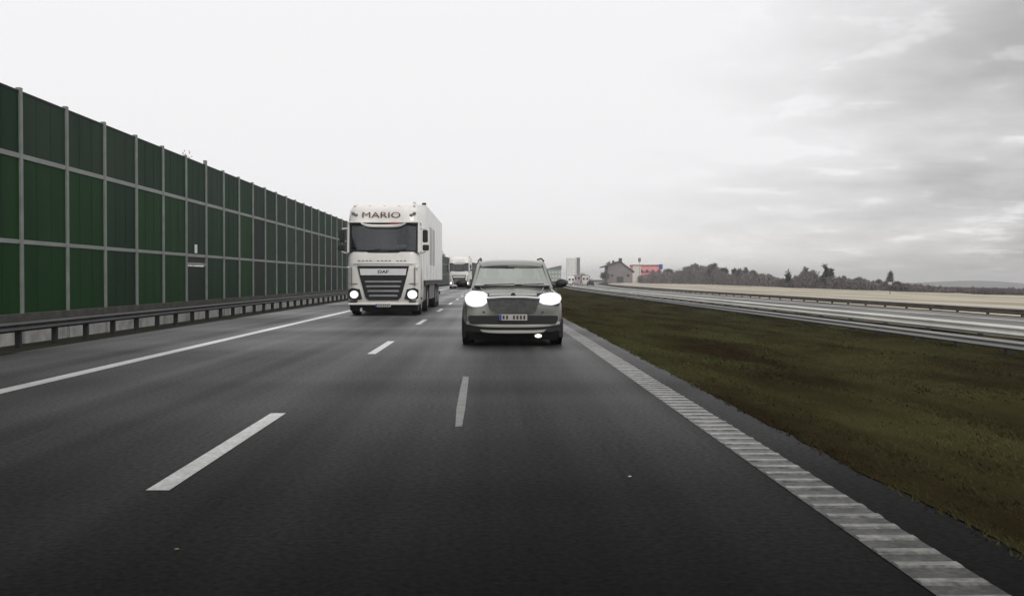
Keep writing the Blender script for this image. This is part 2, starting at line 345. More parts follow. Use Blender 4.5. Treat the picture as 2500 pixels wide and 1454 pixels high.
# ragged asphalt edge: grass creeping over
e = MB(); y = 3.0; rg = []
while y < 160:
    ex = .09 * noise.noise(Vector((y * .45, 1, 0))) + .05 * noise.noise(Vector((y * 2.1, 5, 0)))
    rg.append([(2.42 + ex, y, .006), (2.66, y, .022), (3.0, y, -.005), (3.5, y, -.11)]); y += .25
struct('grass_edge', e.loft(rg, cap=False, closed=False), 'grass', True)

# road markings
def line(name, x0, x1, y0, y1, m, z=0.004, label=None):
    return struct(name, strip([(x0, z), (x1, z)], y0, y1), m, label=label)
line('left_edge_line', -5.57, -5.35, -20, 900, 'paint', label='solid white line along the hard shoulder')
rl = line('rumble_edge_line', 1.775, 2.07, -20, 900, 'paint_gap', label='ribbed white edge line beside the median grass')
rib = MB(); rib.add([(-.145, -.055, 0), (.145, -.055, 0), (.14, -.03, .008), (-.14, -.03, .008), (-.14, .03, .008), (.14, .03, .008), (.145, .055, 0), (-.145, .055, 0)],
        [(0, 1, 2, 3), (3, 2, 5, 4), (4, 5, 6, 7), (0, 3, 4, 7), (1, 6, 5, 2)])
rme = rib.mesh('rib', 'rib_paint')
for k in range(290):
    part('rib', rme, None, rl, (1.923 + random.uniform(-.006, .006), 3.2 + k * 0.25 + random.uniform(-.01, .01), .0045))
far_r = MB()
y = 3.2 + 290 * .25
while y < 160:
    far_r.box(1.78 + shift(y), 2.065 + shift(y), y - .06, y + .06, .0045, .011); y += .25
stuff(part('rib', far_r, 'rib_paint', rl))
for k in range(-1, 24):
    y0 = 6.48 + 11.7 * k
    struct('lane_dash', strip([(-2.045, .004), (-1.905, .004)], y0, y0 + 3.7), 'paint')
st = MB(); st.loft([[(-.29, 9.2, .004), (-.235, 9.25, .004)], [(-.32, 10.5, .004), (-.235, 10.5, .004)], [(-.335, 12.3, .004), (-.25, 12.3, .004)], [(-.34, 14.0, .004), (-.265, 13.9, .004)]], cap=False, closed=False)  # thin pale streak on the asphalt, mottled at random
struct('pale_streak', st, 'streak_pale', label='short pale streak in the middle of the lane in front of the silver car')
line('opposite_inner_line', 18.0, 18.3, -20, 900, 'paint', z=-.693)
line('opposite_outer_line', 24.6, 24.85, -20, 900, 'paint', z=-.70)
for k in range(0, 45):
    y0 = 4 + 12 * k
    struct('opposite_lane_dash', strip([(21.3, -.692), (21.44, -.692)], y0, y0 + 4), 'paint')

# ------------------------------------------------------------------ noise barrier on the left
BX = -12.0; BAY = 3.02; B0 = 28.0
nb = thing('noise_barrier', 'tall dark green noise barrier with pale posts and rails along the left hard shoulder', 'noise barrier', (BX, B0, -.4))
ZB = .4    # empty sits at z=-.4
pm_ = MB().box(-.05, .085, -.07, .07, .0, 6.52, .008).mesh('post', 'post')
def panel_mesh(z0, z1, m):
    mb = MB(); y0, y1 = .075, BAY - .075
    mb.box(-.03, .03, y0, y1, z0, z1)
    for q in (0.33, 0.66):                              # shallow stiffening ribs
        yy = y0 + (y1 - y0) * q; mb.box(.03, .036, yy - .02, yy + .02, z0 + .03, z1 - .03)
    return mb.mesh('green_panel', m)
Z0, Z1, Z2, Z3 = .78, 2.60, 4.78, 6.40
rows = [(Z0, Z1 - .06), (Z1 + .06, Z2 - .07), (Z2 + .07, Z3)]
pan = [[panel_mesh(a, b, 'green%d' % c) for c in range(4)] for a, b in rows]
mid = [MB().box(-.04, .06, .072, BAY - .072, Z1 - .055, Z1 + .055, .006).mesh('rail', 'rail'), MB().box(-.04, .06, .072, BAY - .072, Z2 - .065, Z2 + .065, .006).mesh('rail', 'rail')]
cap_ = MB().box(-.045, .045, .072, BAY - .072, Z3, Z3 + .05).mesh('cap_rail', 'steel_post')
sill = MB().box(-.06, .10, .0, BAY - .012, .57, .775, .01).mesh('sill', 'concrete_dark')
pl = MB().box(-.08, .055, .0, BAY - .03, -.2, .54, .012).mesh('plinth_block', 'concrete')
NEARB = 28
for k in range(-6, NEARB):
    y = BAY * k
    part('post', pm_, None, nb, (0, y, 0 if k != 6 else .12))
    pick = random.choice([0, 0, 1, 1, 2]) if k < 9 else random.choice([0, 2, 2, 3])  # greyer panel mix beyond the near bays puts distance haze into the colour
    for r in range(3):
        if k == 5 and r == 0: continue
        pk = {0: pick, 1: pick, 2: random.choice([0, 0, 2])}[r]
        part('green_panel', pan[r][pk], None, nb, (0, y, 0))
    for q in mid: part('rail', q, None, nb, (0, y, 0))
    part('cap_rail', cap_, None, nb, (0, y, 0)); part('sill', sill, None, nb, (0, y, 0))
    part('plinth_block', pl, None, nb, (0, y, 0))
# the escape door bay
yd = BAY * 5
door = part('door', MB().box(-.025, .035, .12, BAY - .12, Z0, 2.16), 'green3', nb, (0, yd, 0))
part('door_handle', MB().box(.035, .08, BAY - .35, BAY - .31, 1.35, 1.6), 'steel_post', door)
part('lintel', MB().box(-.04, .07, .072, BAY - .072, 2.20, 2.29), 'rail', nb, (0, yd, 0))
part('transom_gap', MB().box(-.03, .0, .08, BAY - .08, 2.30, Z1 - .06), 'steel_post', nb, (0, yd, 0))
tag(part('exit_sign', MB().box(.03, .05, 1.25, 1.60, 2.72, 3.05, .004), 'sign_white', nb, (0, yd, 0)), None, None) if False else part('exit_sign', MB().box(.032, .05, 1.25, 1.60, 2.70, 3.05, .004), 'sign_white', nb, (0, yd, 0))
# the far run of the barrier, where bays are too small to tell apart
fb = {k: MB() for k in ('panel', 'post', 'rail', 'sill')}
y = BAY * NEARB
while y < 330:
    a = shift(y + B0); b = shift(y + B0 + BAY)
    def sl_(mb, x0, x1, ya, yb, z0, z1):
        mb.add([(x0 + a, ya, z0), (x1 + a, ya, z0), (x1 + b, yb, z0), (x0 + b, yb, z0), (x0 + a, ya, z1), (x1 + a, ya, z1), (x1 + b, yb, z1), (x0 + b, yb, z1)],
               [(0,3,2,1),(4,5,6,7),(0,1,5,4),(1,2,6,5),(2,3,7,6),(3,0,4,7)])
    sl_(fb['panel'], -.03, .03, y, y + BAY, Z0, Z3 + .05); sl_(fb['rail'], -.04, .06, y, y + BAY, Z1 - .055, Z1 + .055)
    sl_(fb['rail'], -.04, .06, y, y + BAY, Z2 - .065, Z2 + .065); sl_(fb['sill'], -.06, .1, y, y + BAY, -.1, .775)
    fb['post'].box(a - .05, a + .085, y - .07, y + .07, 0, 6.52); y += BAY
for nm, key, m in (('green_panel', 'panel', 'green2'), ('post', 'post', 'post'), ('rail', 'rail', 'rail'), ('sill', 'sill', 'concrete_dark')):
    stuff(part(nm, fb[key], m, nb))

# ------------------------------------------------------------------ guard rails
WPROF = [(0, 0), (.045, .03), (.08, .07), (.045, .12), (.03, .155), (.045, .19), (.08, .24), (.045, .28), (0, .31)]
def guardrail(label, X, zlo, zhi, side, gap, ystart, y0, y1, mbeam, mpost, zg, pw=.05, limit=290):
    t = thing('guardrail', label, 'guardrail', (X, y0, zg))
    hgt = zhi - zlo; rg = []
    for y in ystations(y0, y1, 4.0):
        rg.append([(side * px * .8 + shift(y), y - y0, zlo - zg + pz / .31 * hgt) for px, pz in WPROF] +
                  [(side * (px * .8 - .006) + shift(y), y - y0, zlo - zg + pz / .31 * hgt) for px, pz in reversed(WPROF)])
    part('beam', MB().loft(rg), mbeam, t, smooth=True)
    pmesh = MB().box(-pw * 1.4, pw * 1.4, -pw, pw, -.15, zhi - zg - .03, .006).mesh('post', mpost)
    y = ystart; n = 0; rest = MB()
    while y < y1 - 1:
        if y >= y0:
            if n < limit:
                o = part('post', pmesh, None, t, (-side * (pw * 1.4 + .005) + shift(y), y - y0, 0))
                n += 1
        y += gap
    return t
guardrail('dark weathered guardrail standing in front of the green noise barrier', -10.0, .13, .34, 1, 1.94, 4.0, 4, 340, 'steel_dark', 'steel_post', -.22, pw=.045)
guardrail('grey guardrail on short posts at the far edge of the median grass', 13.0, -.52, -.28, -1, 2.98, 6.2, 4, 520, 'steel', 'steel_post', -.72, pw=.07)
guardrail('bright guardrail along the near edge of the opposite carriageway', 15.0, -.41, -.08, -1, 4.0, 5, 4, 560, 'steel_bright', 'steel_post', -.8)
guardrail('rusty brown guardrail beyond the opposite carriageway, in front of the pale field', 28.2, -.66, -.36, -1, 4.0, 5, 4, 600, 'steel_rust', 'steel_rust', -.9)

# ------------------------------------------------------------------ letters
def text(name, body, m, parent, loc, size, width=None, extr=.004, bold=.0):
    c = bpy.data.curves.new(name, 'FONT'); c.body = body; c.size = size; c.extrude = extr; c.align_x = 'CENTER'; c.align_y = 'CENTER'; c.offset = bold
    o = bpy.data.objects.new(name, c); COL.objects.link(o)
    bpy.context.view_layer.update()
    dg = bpy.context.evaluated_depsgraph_get()
    me = bpy.data.meshes.new_from_object(o.evaluated_get(dg)); me.name = name
    w_ = max(v.co.x for v in me.vertices) - min(v.co.x for v in me.vertices)
    if width:
        k = width / w_
        for v in me.vertices: v.co.x *= k
    for v in me.vertices: v.co = Vector((v.co.x, -v.co.z, v.co.y))
    me.materials.clear(); me.materials.append(M[m])
    bpy.data.objects.remove(o); bpy.data.curves.remove(c)
    return part(name, me, None, parent, loc)

# ------------------------------------------------------------------ articulated lorry
def srect(w_, y0, y1, z, n=32, e=7):
    cy = (y0 + y1) / 2; hy = (y1 - y0) / 2; r = []
    for k in range(n):
        t = 2 * math.pi * (k + .5) / n; c, s_ = math.cos(t), math.sin(t)
        r.append((w_ * math.copysign(abs(c) ** (2 / e), c), cy + hy * math.copysign(abs(s_) ** (2 / e), s_), z))
    return r
def wheel(parent, x0, x1, y, r, outx):
    wh = part('wheel', MB().cylx(x0, x1, y, r, r, 28), 'tyre', parent, smooth=True)
    s_ = 1 if outx > 0 else -1; xe = x1 if s_ > 0 else x0
    mb = MB(); n = 20
    prof = [(xe + s_ * .004, r * .60), (xe + s_ * .012, r * .56), (xe - s_ * .03, r * .46), (xe - s_ * .03, r * .2), (xe + s_ * .01, r * .15)]
    mb.loft([[(x, y + math.cos(2*math.pi*k/n)*rr, r + math.sin(2*math.pi*k/n)*rr) for k in range(n)] for x, rr in prof])
    part('rim', mb, 'rim', wh, smooth=True)
    return wh
def lorry(label, x, y, big=True, white='truck_white'):
    t = thing('lorry', label, 'lorry', (x, y, 0))
    # lower cab shell
    part('cab_body', MB().loft([srect(1.20, .10, 2.25, .36), srect(1.255, .03, 2.28, .46), srect(1.27, .0, 2.28, .9), srect(1.265, .0, 2.28, 1.5), srect(1.25, .03, 2.28, 2.0), srect(1.23, .07, 2.28, 2.17)]), white, t, smooth=True)
    part('roof_fairing', MB().loft([srect(1.24, .14, 2.28, 3.19), srect(1.235, .15, 2.28, 3.26), srect(1.20, .26, 2.28, 3.60), srect(1.13, .42, 2.25, 3.74), srect(1.0, .72, 2.2, 3.82), srect(.8, 1.0, 2.1, 3.85)]), white, t, smooth=True)
    part('rear_wall', MB().box(-1.22, 1.22, 2.15, 2.25, 2.17, 3.2), white, t)
    for s_ in (-1, 1):
        part('a_pillar', MB().loft([[(s_ * 1.235, .10, 2.15), (s_ * 1.235, .34, 2.15), (s_ * 1.17, .34, 2.15), (s_ * 1.17, .08, 2.15)], [(s_ * 1.23, .20, 3.21), (s_ * 1.23, .42, 3.21), (s_ * 1.17, .42, 3.21), (s_ * 1.17, .18, 3.21)]]), white, t)
        dr = part('side_panel', MB().box(s_ * 1.21 if s_ > 0 else -1.245, 1.245 if s_ > 0 else -1.21, .95, 2.2, 2.15, 3.21), white, t)
        part('side_window', MB().box(s_ * 1.225 - .008, s_ * 1.225 + .008, .36, .93, 2.2, 3.1), 'dark_glass', t)
        part('door_seam', MB().box(s_ * 1.272 - .004, s_ * 1.272 + .004, .42, .44, .9, 2.15), 'black', t)
        part('fuel_tank', MB().box(min(s_ * .75, s_ * 1.2), max(s_ * .75, s_ * 1.2), 2.75, 4.3, .42, 1.05, .06), 'skirt', t)
    # windscreen (slightly curved) with a black surround
    rg = []; fr = []
    for i in range(9):
        z = 2.20 + i * .112; k = i / 8
        rg.append([(xx, .075 + .09 * k + .10 * abs(xx / 1.17) ** 3, z) for xx in [(-1.13 + 2.26 * j / 12) for j in range(13)]])
    part('windscreen', MB().loft(rg, cap=False, closed=False), 'truck_glass', t, smooth=True)
    fm = MB()
    def yy(xx, z): return .068 + .09 * (z - 2.2) / .9 + .10 * abs(xx / 1.17) ** 3
    for z0, z1 in ((2.14, 2.24), (3.06, 3.18)):
        fm.loft([[(xx, yy(xx, z0) - .006, z0), (xx, yy(xx, z1) - .006, z1), (xx, yy(xx, z1) + .03, z1), (xx, yy(xx, z0) + .03, z0)] for xx in [-1.16 + 2.32 * j / 12 for j in range(13)]])
    for s_ in (-1, 1):
        fm.loft([[(s_ * 1.10, yy(1.10, z) - .008, z), (s_ * 1.175, yy(1.175, z) - .008, z), (s_ * 1.175, yy(1.175, z) + .04, z), (s_ * 1.10, yy(1.10, z) + .04, z)] for z in (2.16, 2.6, 3.16)])
    part('windscreen_frame', fm, 'black', t)
    # sun visor: white shallow bowl-shaped blade under the sign
    vz = []
    for j in range(13):
        xx = -.76 + 1.52 * j / 12; d = abs(xx / .76) ** 5
        vz.append([(xx, -.02, 3.0 + .12 * d), (xx, -.04, 3.055 + .10 * d), (xx, .02, 3.10 + .07 * d), (xx, .12, 3.07 + .08 * d)])
    part('sun_visor', MB().loft(vz), white, t, smooth=True)
    part('visor_lip', MB().box(-1.19, 1.19, .085, .15, 3.165, 3.215, .012), white, t)
    # wipers
    part('wiper', MB().bar((-.75, .03, 2.2), (-.1, .045, 2.26), .012).bar((.15, .03, 2.2), (.8, .045, 2.26), .012), 'black', t)
    # cabin
    part('dashboard', MB().box(-1.12, 1.12, .25, .75, 1.95, 2.32, .05), 'cabin', t)
    for xx in (-.62, .62):
        st_ = part('seat', MB().box(xx - .26, xx + .26, .98, 1.25, 2.0, 2.78, .06), 'seat', t)
        part('headrest', MB().box(xx - .15, xx + .15, 1.0, 1.16, 2.79, 2.99, .04), 'seat', st_)
    ring = [(.62 + .24 * math.cos(a_ / 12 * 6.283), .80 - .05 * math.sin(a_ / 12 * 6.283), 2.38 + .17 * math.sin(a_ / 12 * 6.283)) for a_ in range(12)]
    sw = MB(); [sw.bar(ring[i], ring[(i + 1) % 12], .018) for i in range(12)]
    part('steering_wheel', sw, 'black', t)
    part('curtain', MB().box(-1.1, 1.1, .38, .42, 2.93, 3.1), 'cabin', t)
    # grille
    def gw(z): return .56 + .32 * min(1, max(0, (z - .56) / 1.12)) ** .8
    gm = MB(); poly = [(-gw(1.70), 1.70), (-gw(1.3), 1.3), (-gw(.9), .9), (-.60, .62), (-.50, .53), (.50, .53), (.60, .62), (gw(.9), .9), (gw(1.3), 1.3), (gw(1.70), 1.70)]
    gm.prism(poly, -.022, .05); gr = part('grille', gm, 'black', t)
    for z in (.68, .84, 1.0, 1.16):
        wz = gw(z) - .13
        part('slat', MB().loft([[(-wz, -.045, z - .028), (-wz, -.02, z + .035), (-wz, -.018, z - .03)], [(0, -.06, z - .028), (0, -.035, z + .035), (0, -.02, z - .03)], [(wz, -.045, z - .028), (wz, -.02, z + .035), (wz, -.018, z - .03)]]), 'slat', gr)
    cb = part('chrome_bar', MB().prism([(-.80, 1.60), (-.765, 1.38), (.765, 1.38), (.80, 1.60)], -.05, -.023), 'chrome', gr)
    if big:
        text('lettering', 'DAF', 'ink', gr, (0, -.054, 1.49), .15, .36, bold=.004)
    # headlights
    for s_ in (-1, 1):
        hl = part('headlight', MB().prism([(s_ * .72, .58), (s_ * .80, .90), (s_ * 1.06, .95), (s_ * 1.2, .88), (s_ * 1.19, .60), (s_ * .95, .52)] if s_ > 0 else [(s_ * .95, .52), (s_ * 1.19, .60), (s_ * 1.2, .88), (s_ * 1.06, .95), (s_ * .80, .90), (s_ * .72, .58)], -.012, .06), 'black', t)
        part('bulb', MB().ellipsoid((s_ * .99, -.012, .72), (.17 if s_ > 0 else .145, .04, .15 if s_ > 0 else .13)), 'lamp', hl, smooth=True)
        part('fog_lamp', MB().box(s_ * 1.0 - .12, s_ * 1.0 + .12, -.005, .05, .46, .50), 'black', t)
        part('corner_deflector', MB().box(s_ * 1.08 - .012, s_ * 1.08 + .012, -.008, .04, 1.02, 1.66), 'skirt', t)
        part('marker_lamp', MB().box(s_ * 1.18 - .05, s_ * 1.18 + .05, .0, .06, 1.62, 1.67, .01), 'chrome', t)
        part('nose_seam', MB().box(min(s_ * .88, s_ * 1.2), max(s_ * .88, s_ * 1.2), -.004, .02, 1.085, 1.10), 'black', t)
        part('entry_step', MB().box(s_ * 1.262 - .012, s_ * 1.262 + .012, .45, .95, .55, .62), 'black', t)
        # mirrors
        mr_ = part('mirror', MB().box(s_ * 1.42 - .09, s_ * 1.42 + .09, .10, .24, 2.50, 2.93, .03), 'black', t)
        part('wide_mirror', MB().box(s_ * 1.44 - .11, s_ * 1.44 + .11, .10, .24, 2.22, 2.42, .03), 'black', mr_)
        part('mirror_arm', MB().bar((s_ * 1.24, .25, 2.98), (s_ * 1.42, .17, 2.96), .025).bar((s_ * 1.24, .25, 2.12), (s_ * 1.44, .17, 2.19), .025), white if big else 'black', mr_)
        # roof lamps
        if big:
            for dx, dz in ((0, 3.50), (.11, 3.44)):
                rl_ = part('roof_lamp', MB().ellipsoid((s_ * (1.05 - dx), .235 - (3.5 - dz) * .1, dz), (.065, .05, .055), 12, 8), 'lens', t, smooth=True)
        wheel(t, s_ * 1.05 - .16, s_ * 1.05 + .16, 1.35, .5, s_)
        part('mudguard', MB().box(min(s_ * .86, s_ * 1.24), max(s_ * .86, s_ * 1.24), .75, 2.0, .38, 1.02, .05), 'black', t)
        for yy_ in (5.0,): wheel(t, s_ * 1.0 - .22, s_ * 1.0 + .22, yy_, .5, s_)
        for yy_ in (11.2, 12.5, 13.8): wheel(t, s_ * 1.05 - .18, s_ * 1.05 + .18, yy_, .5, s_)
        part('side_skirt', MB().box(s_ * 1.2 - .02, s_ * 1.2 + .02, 6.6, 10.3, .45, 1.12), 'skirt', t)
    part('lower_bumper', MB().loft([srect(1.17, .16, .9, .16), srect(1.19, .12, .9, .37)]), 'black', t)
    part('tow_cover', MB().box(-.80, -.73, .10, .13, .14, .26), 'paper', t)
    pb = part('bumper_lip', MB().box(-1.2, 1.2, -.03, .10, .36, .43, .02), white, t)
    np_ = part('number_plate', MB().box(-.26, .26, -.052, -.032, .30, .41), 'plate', t)
    part('blue_band', MB().box(-.255, -.215, -.056, -.0525, .305, .405), 'blue', np_)
    for k in range(7):
        part('character', MB().box(-.19 + k * .062, -.155 + k * .062, -.056, -.0525, .33, .385), 'ink', np_)
    if big:
        text('sign_lettering', 'MARIO', 'brown_ink', t, (-.08, .155, 3.43), .27, 1.30, bold=.0)
        fl = MB()
        for k in range(13):
            if k in (4, 9): continue
            fl.box(-.86 + k * .13, -.78 + k * .13, .010, .016, 1.855, 1.885)
        part('nose_lettering', fl, 'grey_ink', t)
        part('crease', MB().box(-1.15, 1.15, -.006, .02, 1.755, 1.768), 'skirt', t)
        part('dash_card', MB().box(.42, .76, .2, .21, 2.33, 2.43), 'paper', t)
        part('visor_stripe', MB().box(.22, .58, .075, .084, 3.12, 3.155), 'red', t)
        for xx in (-1.02, -.5, 0, .5, 1.02): part('clearance_lamp', MB().box(xx - .04, xx + .04, .50, .56, 3.745, 3.775), 'amber', t)
        part('air_horn', MB().bar((1.0, .95, 3.9), (1.0, 1.5, 3.9), .03).bar((1.0, .93, 3.9), (1.0, 1.0, 3.9), .06), 'chrome', t)
    # chassis and trailer
    part('chassis', MB().box(-.5, .5, 2.2, 16.2, .75, 1.1), 'black', t)
    tr = part('trailer', MB().box(-1.275, 1.275, 2.95, 16.5, 1.18, 4.0, .03), 'trailer_white', t)
    part('trailer_frame', MB().box(-1.26, 1.26, 3.0, 16.48, 1.02, 1.175), 'steel_dark', tr)
    part('reefer_unit', MB().box(-.95, .95, 2.45, 2.945, 2.5, 3.9, .08), 'trailer_white', tr)
    for yy_ in [3.0, 5.2, 7.4, 9.6, 11.8, 14.0, 16.4]:
        part('side_rib', MB().box(1.276, 1.292, yy_ - .03, yy_ + .03, 1.2, 3.98), 'trailer_white', tr)
    part('corner_cap', MB().box(1.14, 1.29, 2.93, 3.12, 3.97, 4.05, .02), 'ink', tr)
    part('side_print', MB().box(1.276, 1.28, 5.4, 9.5, 1.8, 3.3), 'trailer_panel', tr)
    part('rear_bumper', MB().box(-1.2, 1.2, 16.3, 16.45, .5, .65), 'steel_dark', tr)
    return t
lorry('large white articulated lorry with lit headlights and a name over its windscreen', -3.62, 37.1)
lorry('smaller-looking distant white lorry following between the large lorry and the silver car', -3.72, 133, big=False)

# ------------------------------------------------------------------ silver SUV
def car(label, x, y):
    t = thing('car', label, 'car', (x, y, 0))
    def ring(w_, zb, zt_, yv, n=72, e=5.0, crown=0.02):
        zc = (zb + zt_) / 2; hz_ = (zt_ - zb) / 2; r = []
        for k in range(n):
            a = 2 * math.pi * (k + .5) / n; c, s_ = math.cos(a), math.sin(a)
            X = w_ * math.copysign(abs(c) ** (2 / e), c); Zz = zc + hz_ * math.copysign(abs(s_) ** (2 / e), s_)
            if s_ > 0: X *= 1 - .05 * s_; Zz += crown * (1 - (X / w_) ** 2) * s_ ** .5
            r.append((X, yv + (.10 * (abs(X) / w_) ** 3 if yv < .3 else 0), Zz))
        return r
    body = MB().loft([ring(.79, .34, .86, .0), ring(.86, .30, .905, .025), ring(.90, .27, .945, .10), ring(.925, .25, .965, .32), ring(.94, .25, 1.02, .75, crown=.035), ring(.94, .25, 1.09, 1.2, crown=.04),
                      ring(.94, .25, 1.12, 1.7), ring(.94, .25, 1.13, 3.9), ring(.92, .28, 1.13, 4.45), ring(.86, .34, 1.05, 4.66)])
    part('body', body, 'silver', t, smooth=True)
    # bonnet creases
    for s_ in (-1, 1):
        part('bonnet_crease', MB().bar((s_ * .50, .16, .955), (s_ * .62, 1.05, 1.092), .012, .014), 'silver', t, smooth=True)
    part('bonnet_gap', MB().bar((-.50, .0, .935), (-.2, -.012, .948), .006).bar((-.2, -.012, .948), (.2, -.012, .948), .006).bar((.2, -.012, .948), (.50, .0, .935), .006), 'ink', t)
    for s_ in (-1, 1):
        part('wing_gap', MB().bar((s_ * .80, .17, .985), (s_ * .86, 1.05, 1.075), .006), 'ink', t)
        part('parking_sensor', MB().ellipsoid((s_ * .55, -.008, .64), (.02, .01, .02), 8, 5), 'ink', t)
    # roof
    rs = []
    for yv, wt, z in ((1.68, .655, 1.535), (1.76, .66, 1.60), (1.95, .67, 1.642), (2.4, .68, 1.665), (3.2, .68, 1.672), (3.9, .66, 1.64), (4.2, .64, 1.58)):
        row = [(wt * q, yv - (.05 * (1 - q * q) if yv < 1.9 else 0), z - .05 * abs(q) ** 4) for q in lin(-1, 1, 12)]
        rs.append(row + [(p[0] * .97, p[1], p[2] - .05) for p in reversed(row)])
    part('roof', MB().loft(rs), 'silver', t, smooth=True)
    for s_ in (-1, 1):
        part('pillar', MB().loft([[(s_ * .80, 1.08, 1.08), (s_ * .73, 1.08, 1.08), (s_ * .75, 1.22, 1.08), (s_ * .82, 1.22, 1.08)], [(s_ * .675, 1.74, 1.53), (s_ * .625, 1.74, 1.56), (s_ * .645, 1.92, 1.58), (s_ * .69, 1.92, 1.56)]]), 'silver', t)
        part('pillar', MB().loft([[(s_ * .84, 2.75, 1.08), (s_ * .79, 2.75, 1.08), (s_ * .79, 2.9, 1.08), (s_ * .84, 2.9, 1.08)], [(s_ * .69, 2.75, 1.62), (s_ * .64, 2.75, 1.62), (s_ * .64, 2.9, 1.62), (s_ * .69, 2.9, 1.62)]]), 'black', t)
        part('pillar', MB().loft([[(s_ * .84, 4.0, 1.08), (s_ * .76, 4.0, 1.08), (s_ * .76, 4.5, 1.08), (s_ * .82, 4.5, 1.08)], [(s_ * .67, 3.95, 1.58), (s_ * .60, 3.95, 1.58), (s_ * .58, 4.2, 1.55), (s_ * .66, 4.2, 1.55)]]), 'silver', t)
        sg = MB().add([(s_ * .825, 1.2, 1.11), (s_ * .83, 4.1, 1.12), (s_ * .675, 4.0, 1.575), (s_ * .68, 1.90, 1.575)], [(0, 1, 2, 3)])
        part('side_window', sg, 'car_glass', t)
        rr = part('roof_rail', MB().bar((s_ * .665, 1.98, 1.62), (s_ * .625, 2.25, 1.675), .018).bar((s_ * .625, 2.25, 1.675), (s_ * .62, 3.7, 1.680), .018).bar((s_ * .62, 3.7, 1.680), (s_ * .63, 3.9, 1.62), .02), 'black', t)
        mi = part('mirror', MB().ellipsoid((s_ * .99, 1.42, 1.17), (.115, .08, .085)), 'black', t, smooth=True)
        part('mirror_stalk', MB().bar((s_ * .83, 1.45, 1.10), (s_ * .95, 1.43, 1.12), .03), 'black', mi)
        part('wheel_arch', MB().cylx(s_ * .941 - .006, s_ * .941 + .006, .92, .38, .43, 28), 'black', t)
        part('wheel_arch', MB().cylx(s_ * .941 - .006, s_ * .941 + .006, 3.75, .38, .43, 28), 'black', t)
        for yv in (.92, 3.75): wheel(t, s_ * .845 - .115, s_ * .845 + .115, yv, .355, s_)
        part('arch_lip', MB().box(s_ * .90 - .05, s_ * .90 + .05, .30, .55, .14, .52, .02), 'black', t)
        hb = part('headlight', MB().prism([(s_ * x_, z_) for x_, z_ in ([(.44, .81), (.45, .99), (.86, 1.0), (.90, .90), (.86, .76), (.58, .75)][::-s_])], .085, .24), 'black', t)
        dz = 0 if s_ > 0 else .035                       # left-hand lens made taller to stand in for its stronger glare
        outl = [(.475, .815), (.455, .865), (.475, .945 + dz), (.56, .985 + dz), (.80, 1.005 + dz), (.885, .965), (.905, .89), (.865, .80 - dz), (.74, .765 - dz), (.56, .78 - dz)]
        cx_ = .685; cz_ = .885; rg_ = []
        for yv, k in ((.13, 1.0), (.045, 1.0), (.015, .93), (-.005, .75), (-.012, .3)):
            rg_.append([(s_ * (cx_ + (x_ - cx_) * k), yv + .045 * max(0, (x_ - .6) / .3) ** 2, cz_ + (z_ - cz_) * k) for x_, z_ in outl])
        part('bulb', MB().loft(rg_), 'lamp', hb, smooth=True)
    part('windscreen', MB().loft([[(q * (.745 + (.632 - .745) * k), 1.12 + .61 * k - .07 * (1 - q * q) * (1 - .3 * k), 1.115 + .40 * k) for q in lin(-1, 1, 12)] for k in lin(0, 1, 4)], cap=False, closed=False), 'car_glass', t, smooth=True)
    part('windscreen_edge', MB().loft([[(q * .64, 1.675 - .05 * (1 - q * q), 1.49), (q * .635, 1.70 - .05 * (1 - q * q), 1.52)] for q in lin(-1, 1, 12)], cap=False, closed=False), 'black', t)
    part('cowl', MB().box(-.74, .74, 1.02, 1.16, 1.085, 1.128, .01), 'black', t)
    part('wiper', MB().bar((-.55, 1.08, 1.14), (.05, 1.06, 1.155), .01).bar((.05, 1.08, 1.14), (.62, 1.06, 1.155), .01), 'black', t)
    part('rear_window', MB().add([(-.72, 4.55, 1.12), (.72, 4.55, 1.12), (.59, 4.22, 1.55), (-.59, 4.22, 1.55)], [(0, 1, 2, 3)]), 'car_glass', t)
    part('dashboard', MB().box(-.72, .72, 1.2, 1.6, .95, 1.12, .04), 'cabin', t)
    for xx, yv in ((-.36, 2.1), (.36, 2.1), (-.38, 3.1), (.38, 3.1)):
        st_ = part('seat', MB().box(xx - .24, xx + .24, yv, yv + .16, .7, 1.28, .05), 'seat', t)
        part('headrest', MB().box(xx - .12, xx + .12, yv + .02, yv + .13, 1.30, 1.47, .035), 'seat', st_)
    part('rear_view_mirror', MB().box(-.12, .12, 1.66, 1.69, 1.46, 1.53, .01), 'black', t)
    part('sticker', MB().box(.06, .16, 1.60, 1.605, 1.42, 1.47), 'paper', t)
    ring_ = [(.36 + .18 * math.cos(a_ / 12 * 6.283), 1.72, 1.08 + .17 * math.sin(a_ / 12 * 6.283)) for a_ in range(12)]
    sw = MB(); [sw.bar(ring_[i], ring_[(i + 1) % 12], .014) for i in range(12)]
    part('steering_wheel', sw, 'black', t)
    # grille
    gpoly = [(-.50, .885), (-.44, .70), (-.34, .635), (.34, .635), (.44, .70), (.50, .885), (.2, .905), (-.2, .905)]
    gr = part('grille', MB().prism(list(reversed(gpoly)), -.025, .05), 'grille_grey', t)
    for k in range(-9, 10):
        xx = k * .046
        part('slat', MB().box(xx - .008, xx + .008, -.04, -.026, .665, .865), 'grille_grey', gr)
    cf = MB()
    pts = [(-.50, -.03, .89), (-.2, -.035, .912), (.2, -.035, .912), (.50, -.03, .89)]
    for a_, b_ in zip(pts, pts[1:]): cf.bar(a_, b_, .026)
    part('chrome_trim', cf, 'chrome', gr)
    part('badge', MB().loft([[(.045 * math.cos(a_ / 16 * 6.283), yv, .955 + .045 * math.sin(a_ / 16 * 6.283)) for a_ in range(16)] for yv in (-.015, .06)]), 'ink', t)
